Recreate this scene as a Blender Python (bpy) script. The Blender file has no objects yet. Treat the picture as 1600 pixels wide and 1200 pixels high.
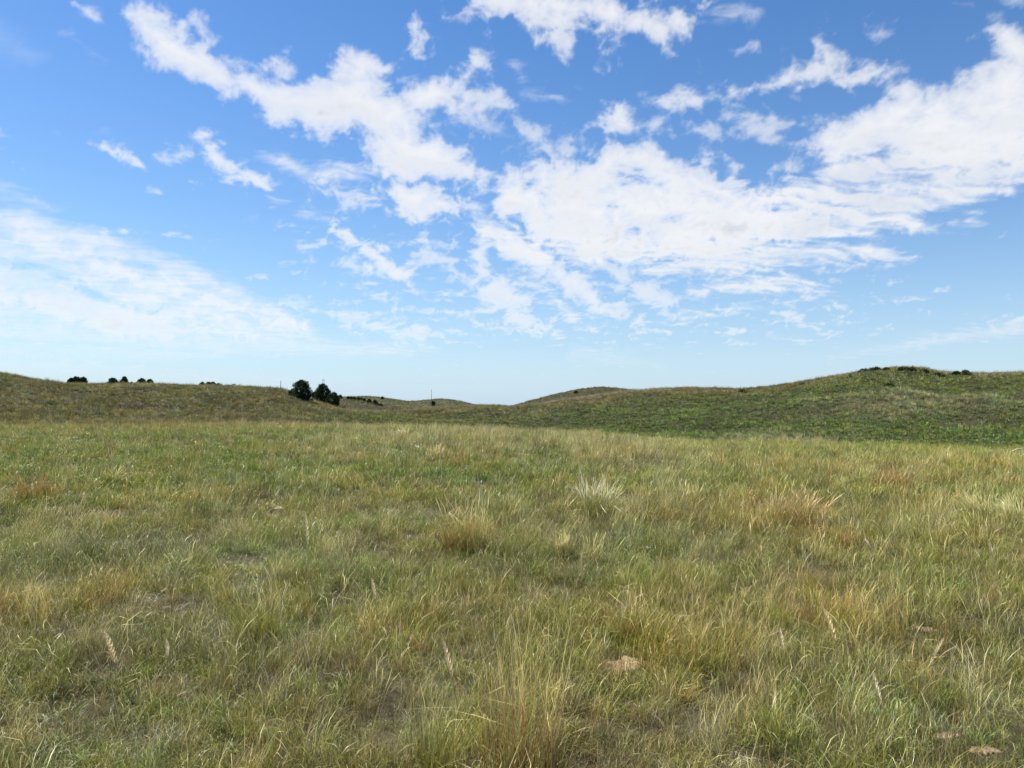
import bpy, math, random
import numpy as np

# ------------------------------------------------------------------ camera, sky, sun, exposure
SC = bpy.context.scene
COL = SC.collection
F, YH, CX = 1164.0, 642.0, 800.0          # focal length in photo pixels, row of the level horizon, centre column
EYE = 1.62
PITCH = math.atan((YH - 600.0) / F)

cam_d = bpy.data.cameras.new('camera')
cam = bpy.data.objects.new('camera', cam_d)
COL.objects.link(cam)
cam_d.sensor_fit = 'HORIZONTAL'
cam_d.sensor_width = 36.0
cam_d.lens = 36.0 * F / 1600.0
cam_d.clip_start = 0.05
cam_d.clip_end = 30000.0
cam.location = (0, 0, EYE)
cam.rotation_euler = (math.pi / 2 + PITCH, 0, 0)
SC.camera = cam

SUN_EL, SUN_AZ = math.radians(55), math.radians(-62)   # azimuth from the view direction, negative to the left
sdir = (math.cos(SUN_EL) * math.sin(SUN_AZ), math.cos(SUN_EL) * math.cos(SUN_AZ), math.sin(SUN_EL))

world = bpy.data.worlds.new('World')
SC.world = world
world.use_nodes = True
wn = world.node_tree
for n in list(wn.nodes):
    wn.nodes.remove(n)
w_out = wn.nodes.new('ShaderNodeOutputWorld')
w_bg = wn.nodes.new('ShaderNodeBackground')
w_sky = wn.nodes.new('ShaderNodeTexSky')
w_sky.sky_type = 'NISHITA'
w_sky.sun_disc = False
w_sky.sun_elevation = SUN_EL
w_sky.sun_rotation = SUN_AZ
w_sky.altitude = 700
w_sky.air_density = 1.15
w_sky.dust_density = 0.25
w_sky.ozone_density = 3.0
w_hsv = wn.nodes.new('ShaderNodeHueSaturation')
w_hsv.inputs['Saturation'].default_value = 1.26
w_hsv.inputs['Value'].default_value = 1.0
w_hsv.inputs['Hue'].default_value = 0.505
wn.links.new(w_sky.outputs[0], w_hsv.inputs['Color'])
wn.links.new(w_hsv.outputs[0], w_bg.inputs['Color'])
w_bg.inputs['Strength'].default_value = 0.051
wn.links.new(w_bg.outputs[0], w_out.inputs['Surface'])

sun_d = bpy.data.lights.new('sun', 'SUN')
sun_d.energy = 5.0
sun_d.angle = math.radians(0.53)
sun_d.color = (1.0, 0.955, 0.89)
sun = bpy.data.objects.new('sun', sun_d)
COL.objects.link(sun)
sun.location = (0, 0, 60)
from mathutils import Vector
sun.rotation_euler = Vector(sdir).to_track_quat('Z', 'Y').to_euler()

SC.view_settings.view_transform = 'Standard'
SC.view_settings.look = 'None'
SC.view_settings.gamma = 1.0
SC.view_settings.exposure = 1.5
SC.view_settings.use_curve_mapping = False
try:
    SC.cycles.transparent_max_bounces = 12
    SC.cycles.max_bounces = 7
    SC.cycles.diffuse_bounces = 3
    SC.cycles.transmission_bounces = 3
    SC.cycles.glossy_bounces = 2
except Exception:
    pass

rng = np.random.default_rng(11)
random.seed(5)

# ------------------------------------------------------------------ noise
_perm = np.random.default_rng(3).permutation(4096)
_ga = np.random.default_rng(4).random(4096) * 2 * np.pi
_gx, _gy = np.cos(_ga), np.sin(_ga)

def perlin(x, y, seed=0):
    xi = np.floor(x).astype(np.int64); yi = np.floor(y).astype(np.int64)
    xf = x - xi; yf = y - yi
    u = xf * xf * xf * (xf * (xf * 6 - 15) + 10)
    v = yf * yf * yf * (yf * (yf * 6 - 15) + 10)
    def g(ix, iy, fx, fy):
        h = _perm[(_perm[(ix + seed * 131) & 4095] + iy) & 4095]
        return _gx[h] * fx + _gy[h] * fy
    a = g(xi, yi, xf, yf); b = g(xi + 1, yi, xf - 1, yf)
    c = g(xi, yi + 1, xf, yf - 1); d = g(xi + 1, yi + 1, xf - 1, yf - 1)
    return ((a + (b - a) * u) * (1 - v) + (c + (d - c) * u) * v) * 1.5

def fbm(x, y, octaves=5, seed=0, gain=0.5, billow=False):
    t = np.zeros_like(x, dtype=float); a = 1.0; s = 0.0
    for o in range(octaves):
        n = perlin(x, y, seed + o)
        t += a * ((2 * np.abs(n) - 0.45) if billow else n)
        s += a; a *= gain
        x, y = x * 2.03 * 0.8 - y * 2.03 * 0.6 + 17.3, x * 2.03 * 0.6 + y * 2.03 * 0.8 - 9.1
    return t / s

def sstep(a, b, x):
    t = np.clip((x - a) / (b - a), 0, 1)
    return t * t * (3 - 2 * t)

# ------------------------------------------------------------------ the lie of the land
KX = [-100, 0, 200, 400, 520, 640, 800, 1000, 1100, 1300, 1600, 1700]
Z2 = [.55, .55, .52, .55, .58, .62, .5, .2, .0, -.10, -.14, -.14]
R2 = [55, 55, 52, 48, 42, 38, 34, 30, 28, 26, 24, 24]
Z3 = [.5, .5, .5, .45, .2, .0, -.3, -.6, -.7, -.7, -.85, -.85]
R3 = [72, 72, 72, 70, 68, 66, 64, 62, 60, 60, 58, 58]
X4 = [-100, 0, 60, 110, 150, 210, 280, 400, 440, 465, 500, 540, 600, 650, 700, 750, 800, 840, 900, 960, 1000, 1040, 1075, 1130, 1160, 1210,
      1250, 1290, 1350, 1400, 1440, 1470, 1520, 1600, 1700]
Y4 = [575, 585, 596, 602, 602, 600, 603, 606, 610, 619, 632, 641, 645, 642, 637, 634.5, 637, 633, 625, 617, 612, 609, 608, 610, 611, 607,
      600, 592, 580, 576, 577, 583, 586, 585, 588]
R4X = [-100, 200, 400, 500, 560, 640, 800, 1000, 1200, 1400, 1700]
R4 = [130, 130, 125, 116, 122, 150, 165, 150, 135, 130, 120]
X6 = [-100, 300, 480, 530, 545, 570, 600, 640, 700, 740, 780, 800, 830, 870, 910, 945, 1000, 1040, 1100, 1200, 1700]
Y6 = [628, 628, 624, 622.5, 623.5, 627.5, 633, 638, 640, 641, 638, 635, 626, 615, 608, 606, 611, 618, 628, 632, 632]
X8 = [-100, 90, 140, 176, 215, 260, 480, 530, 580, 600, 620, 640, 670, 690, 715, 735, 760, 800, 850, 1700]
Y8 = [615, 611, 599.5, 598.5, 607, 615, 628, 621, 619.5, 622, 625, 628, 625, 623.5, 626, 631, 637, 642, 642, 642]

def interp_s(x, xp, fp):
    """piecewise linear, softened"""
    return (np.interp(x - 9, xp, fp) + 2 * np.interp(x, xp, fp) + np.interp(x + 9, xp, fp)) / 4

def raw_height(x, y):
    x = np.asarray(x, float); y = np.asarray(y, float)
    r = np.hypot(x, y)
    a = np.arctan2(x, y)
    front = np.clip(np.cos(a), 0.72, 1)
    px = np.clip(CX + F * np.tan(np.clip(a, -1.2, 1.2)), -100, 1700)
    def zz(yy, rr):
        return EYE + rr * front * (YH - yy) / F
    r1, z1 = np.full_like(r, 11.0), np.zeros_like(r)
    r2, z2 = np.interp(px, KX, R2), np.interp(px, KX, Z2)
    r3, z3 = np.interp(px, KX, R3), np.interp(px, KX, Z3)
    r4 = np.interp(px, R4X, R4); z4 = zz(interp_s(px, X4, Y4), r4)
    r6 = np.full_like(r, 235.0); z6 = zz(interp_s(px, X6, Y6), r6)
    r5 = (r4 + r6) / 2; z5 = np.minimum(z4, z6) - 3.2
    r8 = np.full_like(r, 620.0); z8 = zz(interp_s(px, X8, Y8), r8)
    r7 = np.full_like(r, 380.0); z7 = np.minimum(z6, z8) - 5
    r9 = np.full_like(r, 1500.0); z9 = np.full_like(r, -12.0)
    R = [np.zeros_like(r), r1, r2, r3, r4, r5, r6, r7, r8, r9]
    Z = [z1, z1, z2, z3, z4, z5, z6, z7, z8, z9]
    z = np.where(r >= r9, z9, 0.0)
    for k in range(len(R) - 1):
        t = np.clip((r - R[k]) / (R[k + 1] - R[k]), 0, 1)
        e = t * t * (3 - 2 * t)
        if k == 3:      # hill faces: start gently, round over at the crest
            e = 0.55 * e + 0.45 * (1 - (1 - t) ** 1.8)
        z = np.where((r >= R[k]) & (r < R[k + 1]), Z[k] + (Z[k + 1] - Z[k]) * e, z)
    return z

def relief(x, y):
    x = np.asarray(x, float); y = np.asarray(y, float)
    r = np.hypot(x, y)
    near = 1 - sstep(30, 70, r)
    far = sstep(60, 100, r)
    n = near * (0.075 * fbm(x / 1.9, y / 1.9, 4, 21) + 0.10 * fbm(x / 6, y / 6, 2, 31) * sstep(2, 8, r))
    n = n + far * (0.45 * fbm(x / 17, y / 17, 3, 41) + 0.22 * fbm(x / 4.0, y / 4.0, 3, 51))
    a = np.arctan2(x, y); px = np.clip(CX + F * np.tan(np.clip(a, -1.2, 1.2)), -100, 1700)
    face = sstep(62, 80, r) * (1 - sstep(.62, .88, r / np.interp(px, R4X, R4)))
    lumps = 2.2 * fbm(x / 24, y / 17, 3, 45) + .35 * fbm(x / 5, y / 5, 3, 48, billow=True)
    n = n + face * lumps * (.35 + .65 * sstep(600, 900, px))
    return n

def height(x, y):
    return raw_height(x, y) + relief(x, y)

_z00 = float(height(np.array([0.0]), np.array([0.0]))[0])
cam.location.z = EYE

def ray(px, py):
    c, s = math.cos(PITCH), math.sin(PITCH)
    dx, dy, dz = (px - CX), F, -(py - 600.0)
    return dx, dy * c - dz * s, dy * s + dz * c

def ground_at(px, py, rmin=1.0, rmax=900.0):
    """where the line of sight through a photo pixel first meets the land (or the highest point of the land on it)"""
    dx, dy, dz = ray(px, py)
    h = math.hypot(dx, dy)
    rr = np.exp(np.linspace(math.log(rmin), math.log(rmax), 2500))
    xs, ys = rr * dx / h, rr * dy / h
    zr = EYE + rr * dz / h
    g = height(xs, ys) - zr
    hit = np.nonzero(g >= 0)[0]
    i = hit[0] if len(hit) else int(np.argmax(g / rr))
    return float(xs[i]), float(ys[i]), float(height(xs[i:i+1], ys[i:i+1])[0])

def px_scale(x, y):      # metres per photo pixel at that spot
    return y / F

DRY = ground_at(1215, 688); DRY2 = ground_at(1440, 628)     # two dry tan stretches on the right hill

# ------------------------------------------------------------------ helpers
def tag(o, label=None, cat=None, group=None, kind=None):
    if label: o['label'] = label
    if cat: o['category'] = cat
    if group: o['group'] = group
    if kind: o['kind'] = kind
    return o

def empty(name, loc, label, cat, group=None):
    o = bpy.data.objects.new(name, None)
    COL.objects.link(o); o.location = loc; o.empty_display_size = 0.2
    return tag(o, label, cat, group)

def mesh_np(name, V, faces, mat, parent=None, colors=None, smooth=False, link=True, loc=None):
    """V (n,3); faces (m,k) array or list of such arrays; colors (n,3) stored as a point attribute"""
    if isinstance(faces, np.ndarray): faces = [faces]
    me = bpy.data.meshes.new(name)
    me.vertices.add(len(V)); me.vertices.foreach_set('co', np.asarray(V, np.float32).ravel())
    li = np.concatenate([f.ravel() for f in faces]).astype(np.int32)
    tot = np.concatenate([np.full(len(f), f.shape[1]) for f in faces])
    st = np.concatenate([[0], np.cumsum(tot)[:-1]]).astype(np.int32)
    me.loops.add(len(li)); me.loops.foreach_set('vertex_index', li)
    me.polygons.add(len(tot)); me.polygons.foreach_set('loop_start', st)
    if smooth: me.polygons.foreach_set('use_smooth', np.ones(len(tot), bool))
    if colors is not None:
        at = me.attributes.new('col', 'FLOAT_COLOR', 'POINT')
        c = np.ones((len(V), 4), np.float32); c[:, :3] = colors
        at.data.foreach_set('color', c.ravel())
    me.update(calc_edges=True)
    if mat: me.materials.append(mat)
    o = bpy.data.objects.new(name, me)
    if link: COL.objects.link(o)
    if parent: o.parent = parent
    if loc is not None: o.location = loc
    return o

def new_mat(name):
    m = bpy.data.materials.new(name); m.use_nodes = True
    nt = m.node_tree
    for n in list(nt.nodes): nt.nodes.remove(n)
    return m, nt, nt.nodes.new('ShaderNodeOutputMaterial')

# ------------------------------------------------------------------ materials
def blade_material(name, trans=0.32, instanced=False, rough=0.42, spec=0.22):
    m, nt, out = new_mat(name)
    N = nt.nodes; L = nt.links
    at = N.new('ShaderNodeAttribute'); at.attribute_name = 'col'
    col = at.outputs['Color']
    if instanced:
        ti = N.new('ShaderNodeAttribute'); ti.attribute_type = 'INSTANCER'; ti.attribute_name = 'tint'
        mx = N.new('ShaderNodeMix'); mx.data_type = 'RGBA'; mx.blend_type = 'MULTIPLY'; mx.inputs[0].default_value = 1
        L.new(col, mx.inputs[6]); L.new(ti.outputs['Color'], mx.inputs[7]); col = mx.outputs[2]
    p = N.new('ShaderNodeBsdfPrincipled'); p.inputs['Roughness'].default_value = rough
    p.inputs['Specular IOR Level'].default_value = spec
    L.new(col, p.inputs['Base Color'])
    t = N.new('ShaderNodeBsdfTranslucent'); L.new(col, t.inputs['Color'])
    s = N.new('ShaderNodeMixShader'); s.inputs[0].default_value = trans
    L.new(p.outputs[0], s.inputs[1]); L.new(t.outputs[0], s.inputs[2]); L.new(s.outputs[0], out.inputs['Surface'])
    return m

M_BLADE_I = blade_material('grass_blades_in_the_meadow', 0.22, True)
M_BLADE = blade_material('grass_blades', 0.24)
M_LEAF = blade_material('cedar_foliage', 0.12, rough=0.7, spec=0.15)

def plain_mat(name, base, base2, scale, rough=0.85, bump=0.3):
    m, nt, out = new_mat(name); N = nt.nodes; L = nt.links
    tc = N.new('ShaderNodeTexCoord'); nz = N.new('ShaderNodeTexNoise'); nz.inputs['Scale'].default_value = scale; nz.inputs['Detail'].default_value = 8
    L.new(tc.outputs['Object'], nz.inputs['Vector'])
    cr = N.new('ShaderNodeValToRGB'); cr.color_ramp.elements[0].position = .3; cr.color_ramp.elements[1].position = .7
    cr.color_ramp.elements[0].color = (*base, 1); cr.color_ramp.elements[1].color = (*base2, 1)
    L.new(nz.outputs[0], cr.inputs[0])
    p = N.new('ShaderNodeBsdfPrincipled'); p.inputs['Roughness'].default_value = rough
    L.new(cr.outputs[0], p.inputs['Base Color'])
    b = N.new('ShaderNodeBump'); b.inputs['Strength'].default_value = bump; b.inputs['Distance'].default_value = 0.02
    L.new(nz.outputs[0], b.inputs['Height']); L.new(b.outputs[0], p.inputs['Normal'])
    L.new(p.outputs[0], out.inputs['Surface'])
    return m

M_BARK = plain_mat('weathered_bark', (.07, .055, .045), (.16, .13, .11), 6)
M_POLE = plain_mat('weathered_pole_wood', (.16, .14, .125), (.28, .25, .225), 3)
M_SAND = plain_mat('bare_sandy_soil', (.10, .066, .038), (.215, .145, .085), 14, 0.95, 0.8)
M_STONE = plain_mat('chalky_stone', (.26, .24, .20), (.42, .39, .33), 18, 0.9, 0.6)
M_DRYWOOD = plain_mat('bleached_dead_wood', (.30, .25, .18), (.45, .39, .29), 20, 0.9, 0.5)
M_BARKPIECE = plain_mat('dead_bark', (.16, .12, .075), (.30, .24, .16), 20, 0.9, 0.5)
M_PETAL = plain_mat('white_petals', (.42, .43, .39), (.52, .53, .48), 30, 0.7, 0.1)

# land: soil and matted growth between the tufts; zones of vegetation in the vertex attribute
m_land, nt, out = new_mat('prairie_ground')
N, L = nt.nodes, nt.links
at = N.new('ShaderNodeAttribute'); at.attribute_name = 'col'
geo = N.new('ShaderNodeNewGeometry')
n1 = N.new('ShaderNodeTexNoise'); n1.inputs['Scale'].default_value = 1.1; n1.inputs['Detail'].default_value = 10; n1.inputs['Roughness'].default_value = .68
n2 = N.new('ShaderNodeTexNoise'); n2.inputs['Scale'].default_value = 28; n2.inputs['Detail'].default_value = 6
L.new(geo.outputs['Position'], n1.inputs['Vector']); L.new(geo.outputs['Position'], n2.inputs['Vector'])
r1 = N.new('ShaderNodeMapRange'); r1.inputs[1].default_value = .3; r1.inputs[2].default_value = .7; r1.inputs[3].default_value = .55; r1.inputs[4].default_value = 1.45
r2 = N.new('ShaderNodeMapRange'); r2.inputs[1].default_value = .3; r2.inputs[2].default_value = .7; r2.inputs[3].default_value = .7; r2.inputs[4].default_value = 1.3
L.new(n1.outputs[0], r1.inputs[0]); L.new(n2.outputs[0], r2.inputs[0])
mu = N.new('ShaderNodeMath'); mu.operation = 'MULTIPLY'; L.new(r1.outputs[0], mu.inputs[0]); L.new(r2.outputs[0], mu.inputs[1])
vm = N.new('ShaderNodeVectorMath'); vm.operation = 'SCALE'; L.new(at.outputs['Color'], vm.inputs[0]); L.new(mu.outputs[0], vm.inputs['Scale'])
p = N.new('ShaderNodeBsdfPrincipled'); p.inputs['Roughness'].default_value = .95; p.inputs['Specular IOR Level'].default_value = .1
L.new(vm.outputs[0], p.inputs['Base Color'])
bp = N.new('ShaderNodeBump'); bp.inputs['Strength'].default_value = .5; bp.inputs['Distance'].default_value = .12
L.new(n1.outputs[0], bp.inputs['Height']); L.new(bp.outputs[0], p.inputs['Normal'])
L.new(p.outputs[0], out.inputs['Surface'])

# ------------------------------------------------------------------ vegetation zones (what grows where on the land)
def zones(x, y):
    """weights by place: green, olive, straw, rust, blue-green, thatch"""
    r = np.hypot(x, y); a = np.arctan2(x, y); px = CX + F * np.tan(np.clip(a, -1.2, 1.2))
    big = fbm(x / 7, y / 7, 3, 61); mid = fbm(x / 2.2, y / 2.2, 3, 71); m2 = fbm(x / 2.8, y / 2.8, 3, 81); sm = fbm(x / .9, y / .9, 2, 91)
    g = .80 + .9 * big + .6 * mid
    ol = 1.0 + .5 * m2
    st = .42 + 1.0 * np.clip(m2 - .05, 0, 1) + .5 * sm
    ru = .22 + 1.3 * np.clip(fbm(x / 1.6, y / 1.6, 2, 101) - .12, 0, 1) + .5 * np.clip(-big, 0, 1)
    bl = .10 + .9 * np.clip(fbm(x / 1.5, y / 1.5, 2, 111) - .12, 0, 1)
    th = .30 + .8 * np.clip(-mid, 0, 1)
    # the fresh green swathe across the left middle distance
    gw = sstep(13, 19, r) * (1 - sstep(33, 52, r)) * (1 - sstep(820, 1000, px))
    g = g + 1.6 * gw; th = th * (1 - .6 * gw)
    # pale seed heads along the crest of the field, rust beyond on the right
    e_ = sstep(900, 1100, px)
    cr = sstep(17, 24, r) * (1 - sstep(36 - 7 * e_, 46 - 10 * e_, r)) * sstep(380, 620, px)
    g = g + 2.2 * e_ * sstep(24, 34, r); ol = ol + .8 * e_ * sstep(20, 28, r)
    st = st + np.clip(1.5 + 3.8 * fbm(x / 2.2, y / 2.2, 3, 121), 0, 3) * cr * (1 - .92 * sstep(980, 1180, px))
    ru = ru + .35 * sstep(14, 22, r) * (1 - sstep(30, 44, r)) * sstep(1050, 1300, px)
    # hills: the left ones brownish, the right ones green at the foot
    h = sstep(45, 62, r)
    tan_ = np.clip(fbm(x / 9, y / 5, 3, 135) - .05, 0, 1)
    left = 1 - sstep(440, 640, px)
    foot = 1 - sstep(88, 118, r)
    g = g * (1 - h) + h * ((.55 + .5 * big) * left + (1 - left) * (.8 + 1.5 * foot + .8 * big))
    ol = ol * (1 - h) + h * (.8 + .5 * m2)
    st = st * (1 - h) + h * (.22 + .5 * np.clip(fbm(x / 5, y / 5, 2, 131), 0, 1)) * (1 - .6 * foot * (1 - left))
    ru = ru * (1 - h) + h * (.25 + .35 * left + .9 * np.clip(fbm(x / 6, y / 6, 2, 141), 0, 1)) * (1 - .7 * foot * (1 - left))
    bl = bl * (1 - h) + h * .25
    th = th * (1 - h) + h * (.25 + .35 * left)
    fb = (.10 + .9 * np.clip(fbm(x / 1.2, y / 1.2, 2, 145) - .15, 0, 1)) * (1 - h)
    rim = sstep(.86, .94, r / np.interp(px, R4X, R4)) * (1 - sstep(.99, 1.03, r / np.interp(px, R4X, R4))) * sstep(790, 850, px) * (1 - sstep(990, 1080, px))
    st = st + 3.5 * rim + 5 * np.exp(-((x - DRY[0]) / 4.5) ** 2 - ((y - DRY[1]) / 5.0) ** 2) + 4 * np.exp(-((x - DRY2[0]) / 9) ** 2 - ((y - DRY2[1]) / 7) ** 2)
    st = st + h * 3.2 * tan_ * (1 - .3 * foot); g = g + h * 1.6 * (1 - sstep(64, 84, r)) * sstep(900, 1150, px)
    W = np.stack([g, ol, st, ru, bl, th, fb], -1)
    return np.clip(W, 0.0, None)

BARE = []      # spots without grass: x, y, rx, ry in metres
def bare(px, py, rx, ry):
    x, y, z = ground_at(px, py, 1.5, 80); BARE.append((x, y, rx, ry)); return x, y, z

def bare_mask(x, y):
    m = np.ones_like(x)
    for bx, by, rx, ry in BARE:
        q = np.hypot((x - bx) / rx, (y - by) / ry) + .45 * perlin(x * 9, y * 9, 7)
        m = m * sstep(.8, 1.1, q)
    return m

soil_spots = [bare(980, 1040, .125, .24), bare(1478, 1152, .055, .05), bare(1538, 1174, .055, .06), bare(1440, 984, .05, .06),
              bare(432, 802, .12, .2)]

# ------------------------------------------------------------------ the land mesh
def build_land():
    az = np.concatenate([np.linspace(-math.pi, -.8, 50)[:-1], np.linspace(-.8, .8, 620), np.linspace(.8, math.pi, 50)[1:]])
    rr = np.concatenate([[0.0], np.exp(np.linspace(math.log(.5), math.log(1500), 520)), [2500, 5000, 12000]])
    A, R = np.meshgrid(az, rr)
    X, Y = R * np.sin(A), R * np.cos(A)
    Z = height(X.ravel(), Y.ravel()).reshape(X.shape)
    V = np.stack([X, Y, Z], -1).reshape(-1, 3)
    W = zones(V[:, 0], V[:, 1]); W = W / W.sum(1, keepdims=True)
    near_c = .7 * np.array([[.075, .085, .03], [.10, .10, .04], [.17, .145, .08], [.13, .085, .05], [.07, .09, .05], [.10, .08, .055], [.07, .09, .04]])
    col = W @ near_c
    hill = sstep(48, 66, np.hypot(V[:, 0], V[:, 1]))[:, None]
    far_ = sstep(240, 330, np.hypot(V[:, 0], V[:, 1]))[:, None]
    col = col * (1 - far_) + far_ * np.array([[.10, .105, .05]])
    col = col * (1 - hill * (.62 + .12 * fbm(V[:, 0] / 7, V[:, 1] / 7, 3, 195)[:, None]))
    r = R.reshape(-1, 1)
    soil = np.array([[.026, .020, .013]])  # kept extra dark near the camera, painting shade into the gaps between tufts
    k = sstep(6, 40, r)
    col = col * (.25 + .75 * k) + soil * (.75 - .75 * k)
    nr, na = X.shape
    i = np.arange(nr - 1)[:, None] * na + np.arange(na - 1)[None, :]
    fc = np.stack([i, i + 1, i + na + 1, i + na], -1).reshape(-1, 4)[:, ::-1]
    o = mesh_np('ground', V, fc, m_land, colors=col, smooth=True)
    return tag(o, kind='structure', label='rolling sandy prairie land rising into grassy hills')
build_land()

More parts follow.
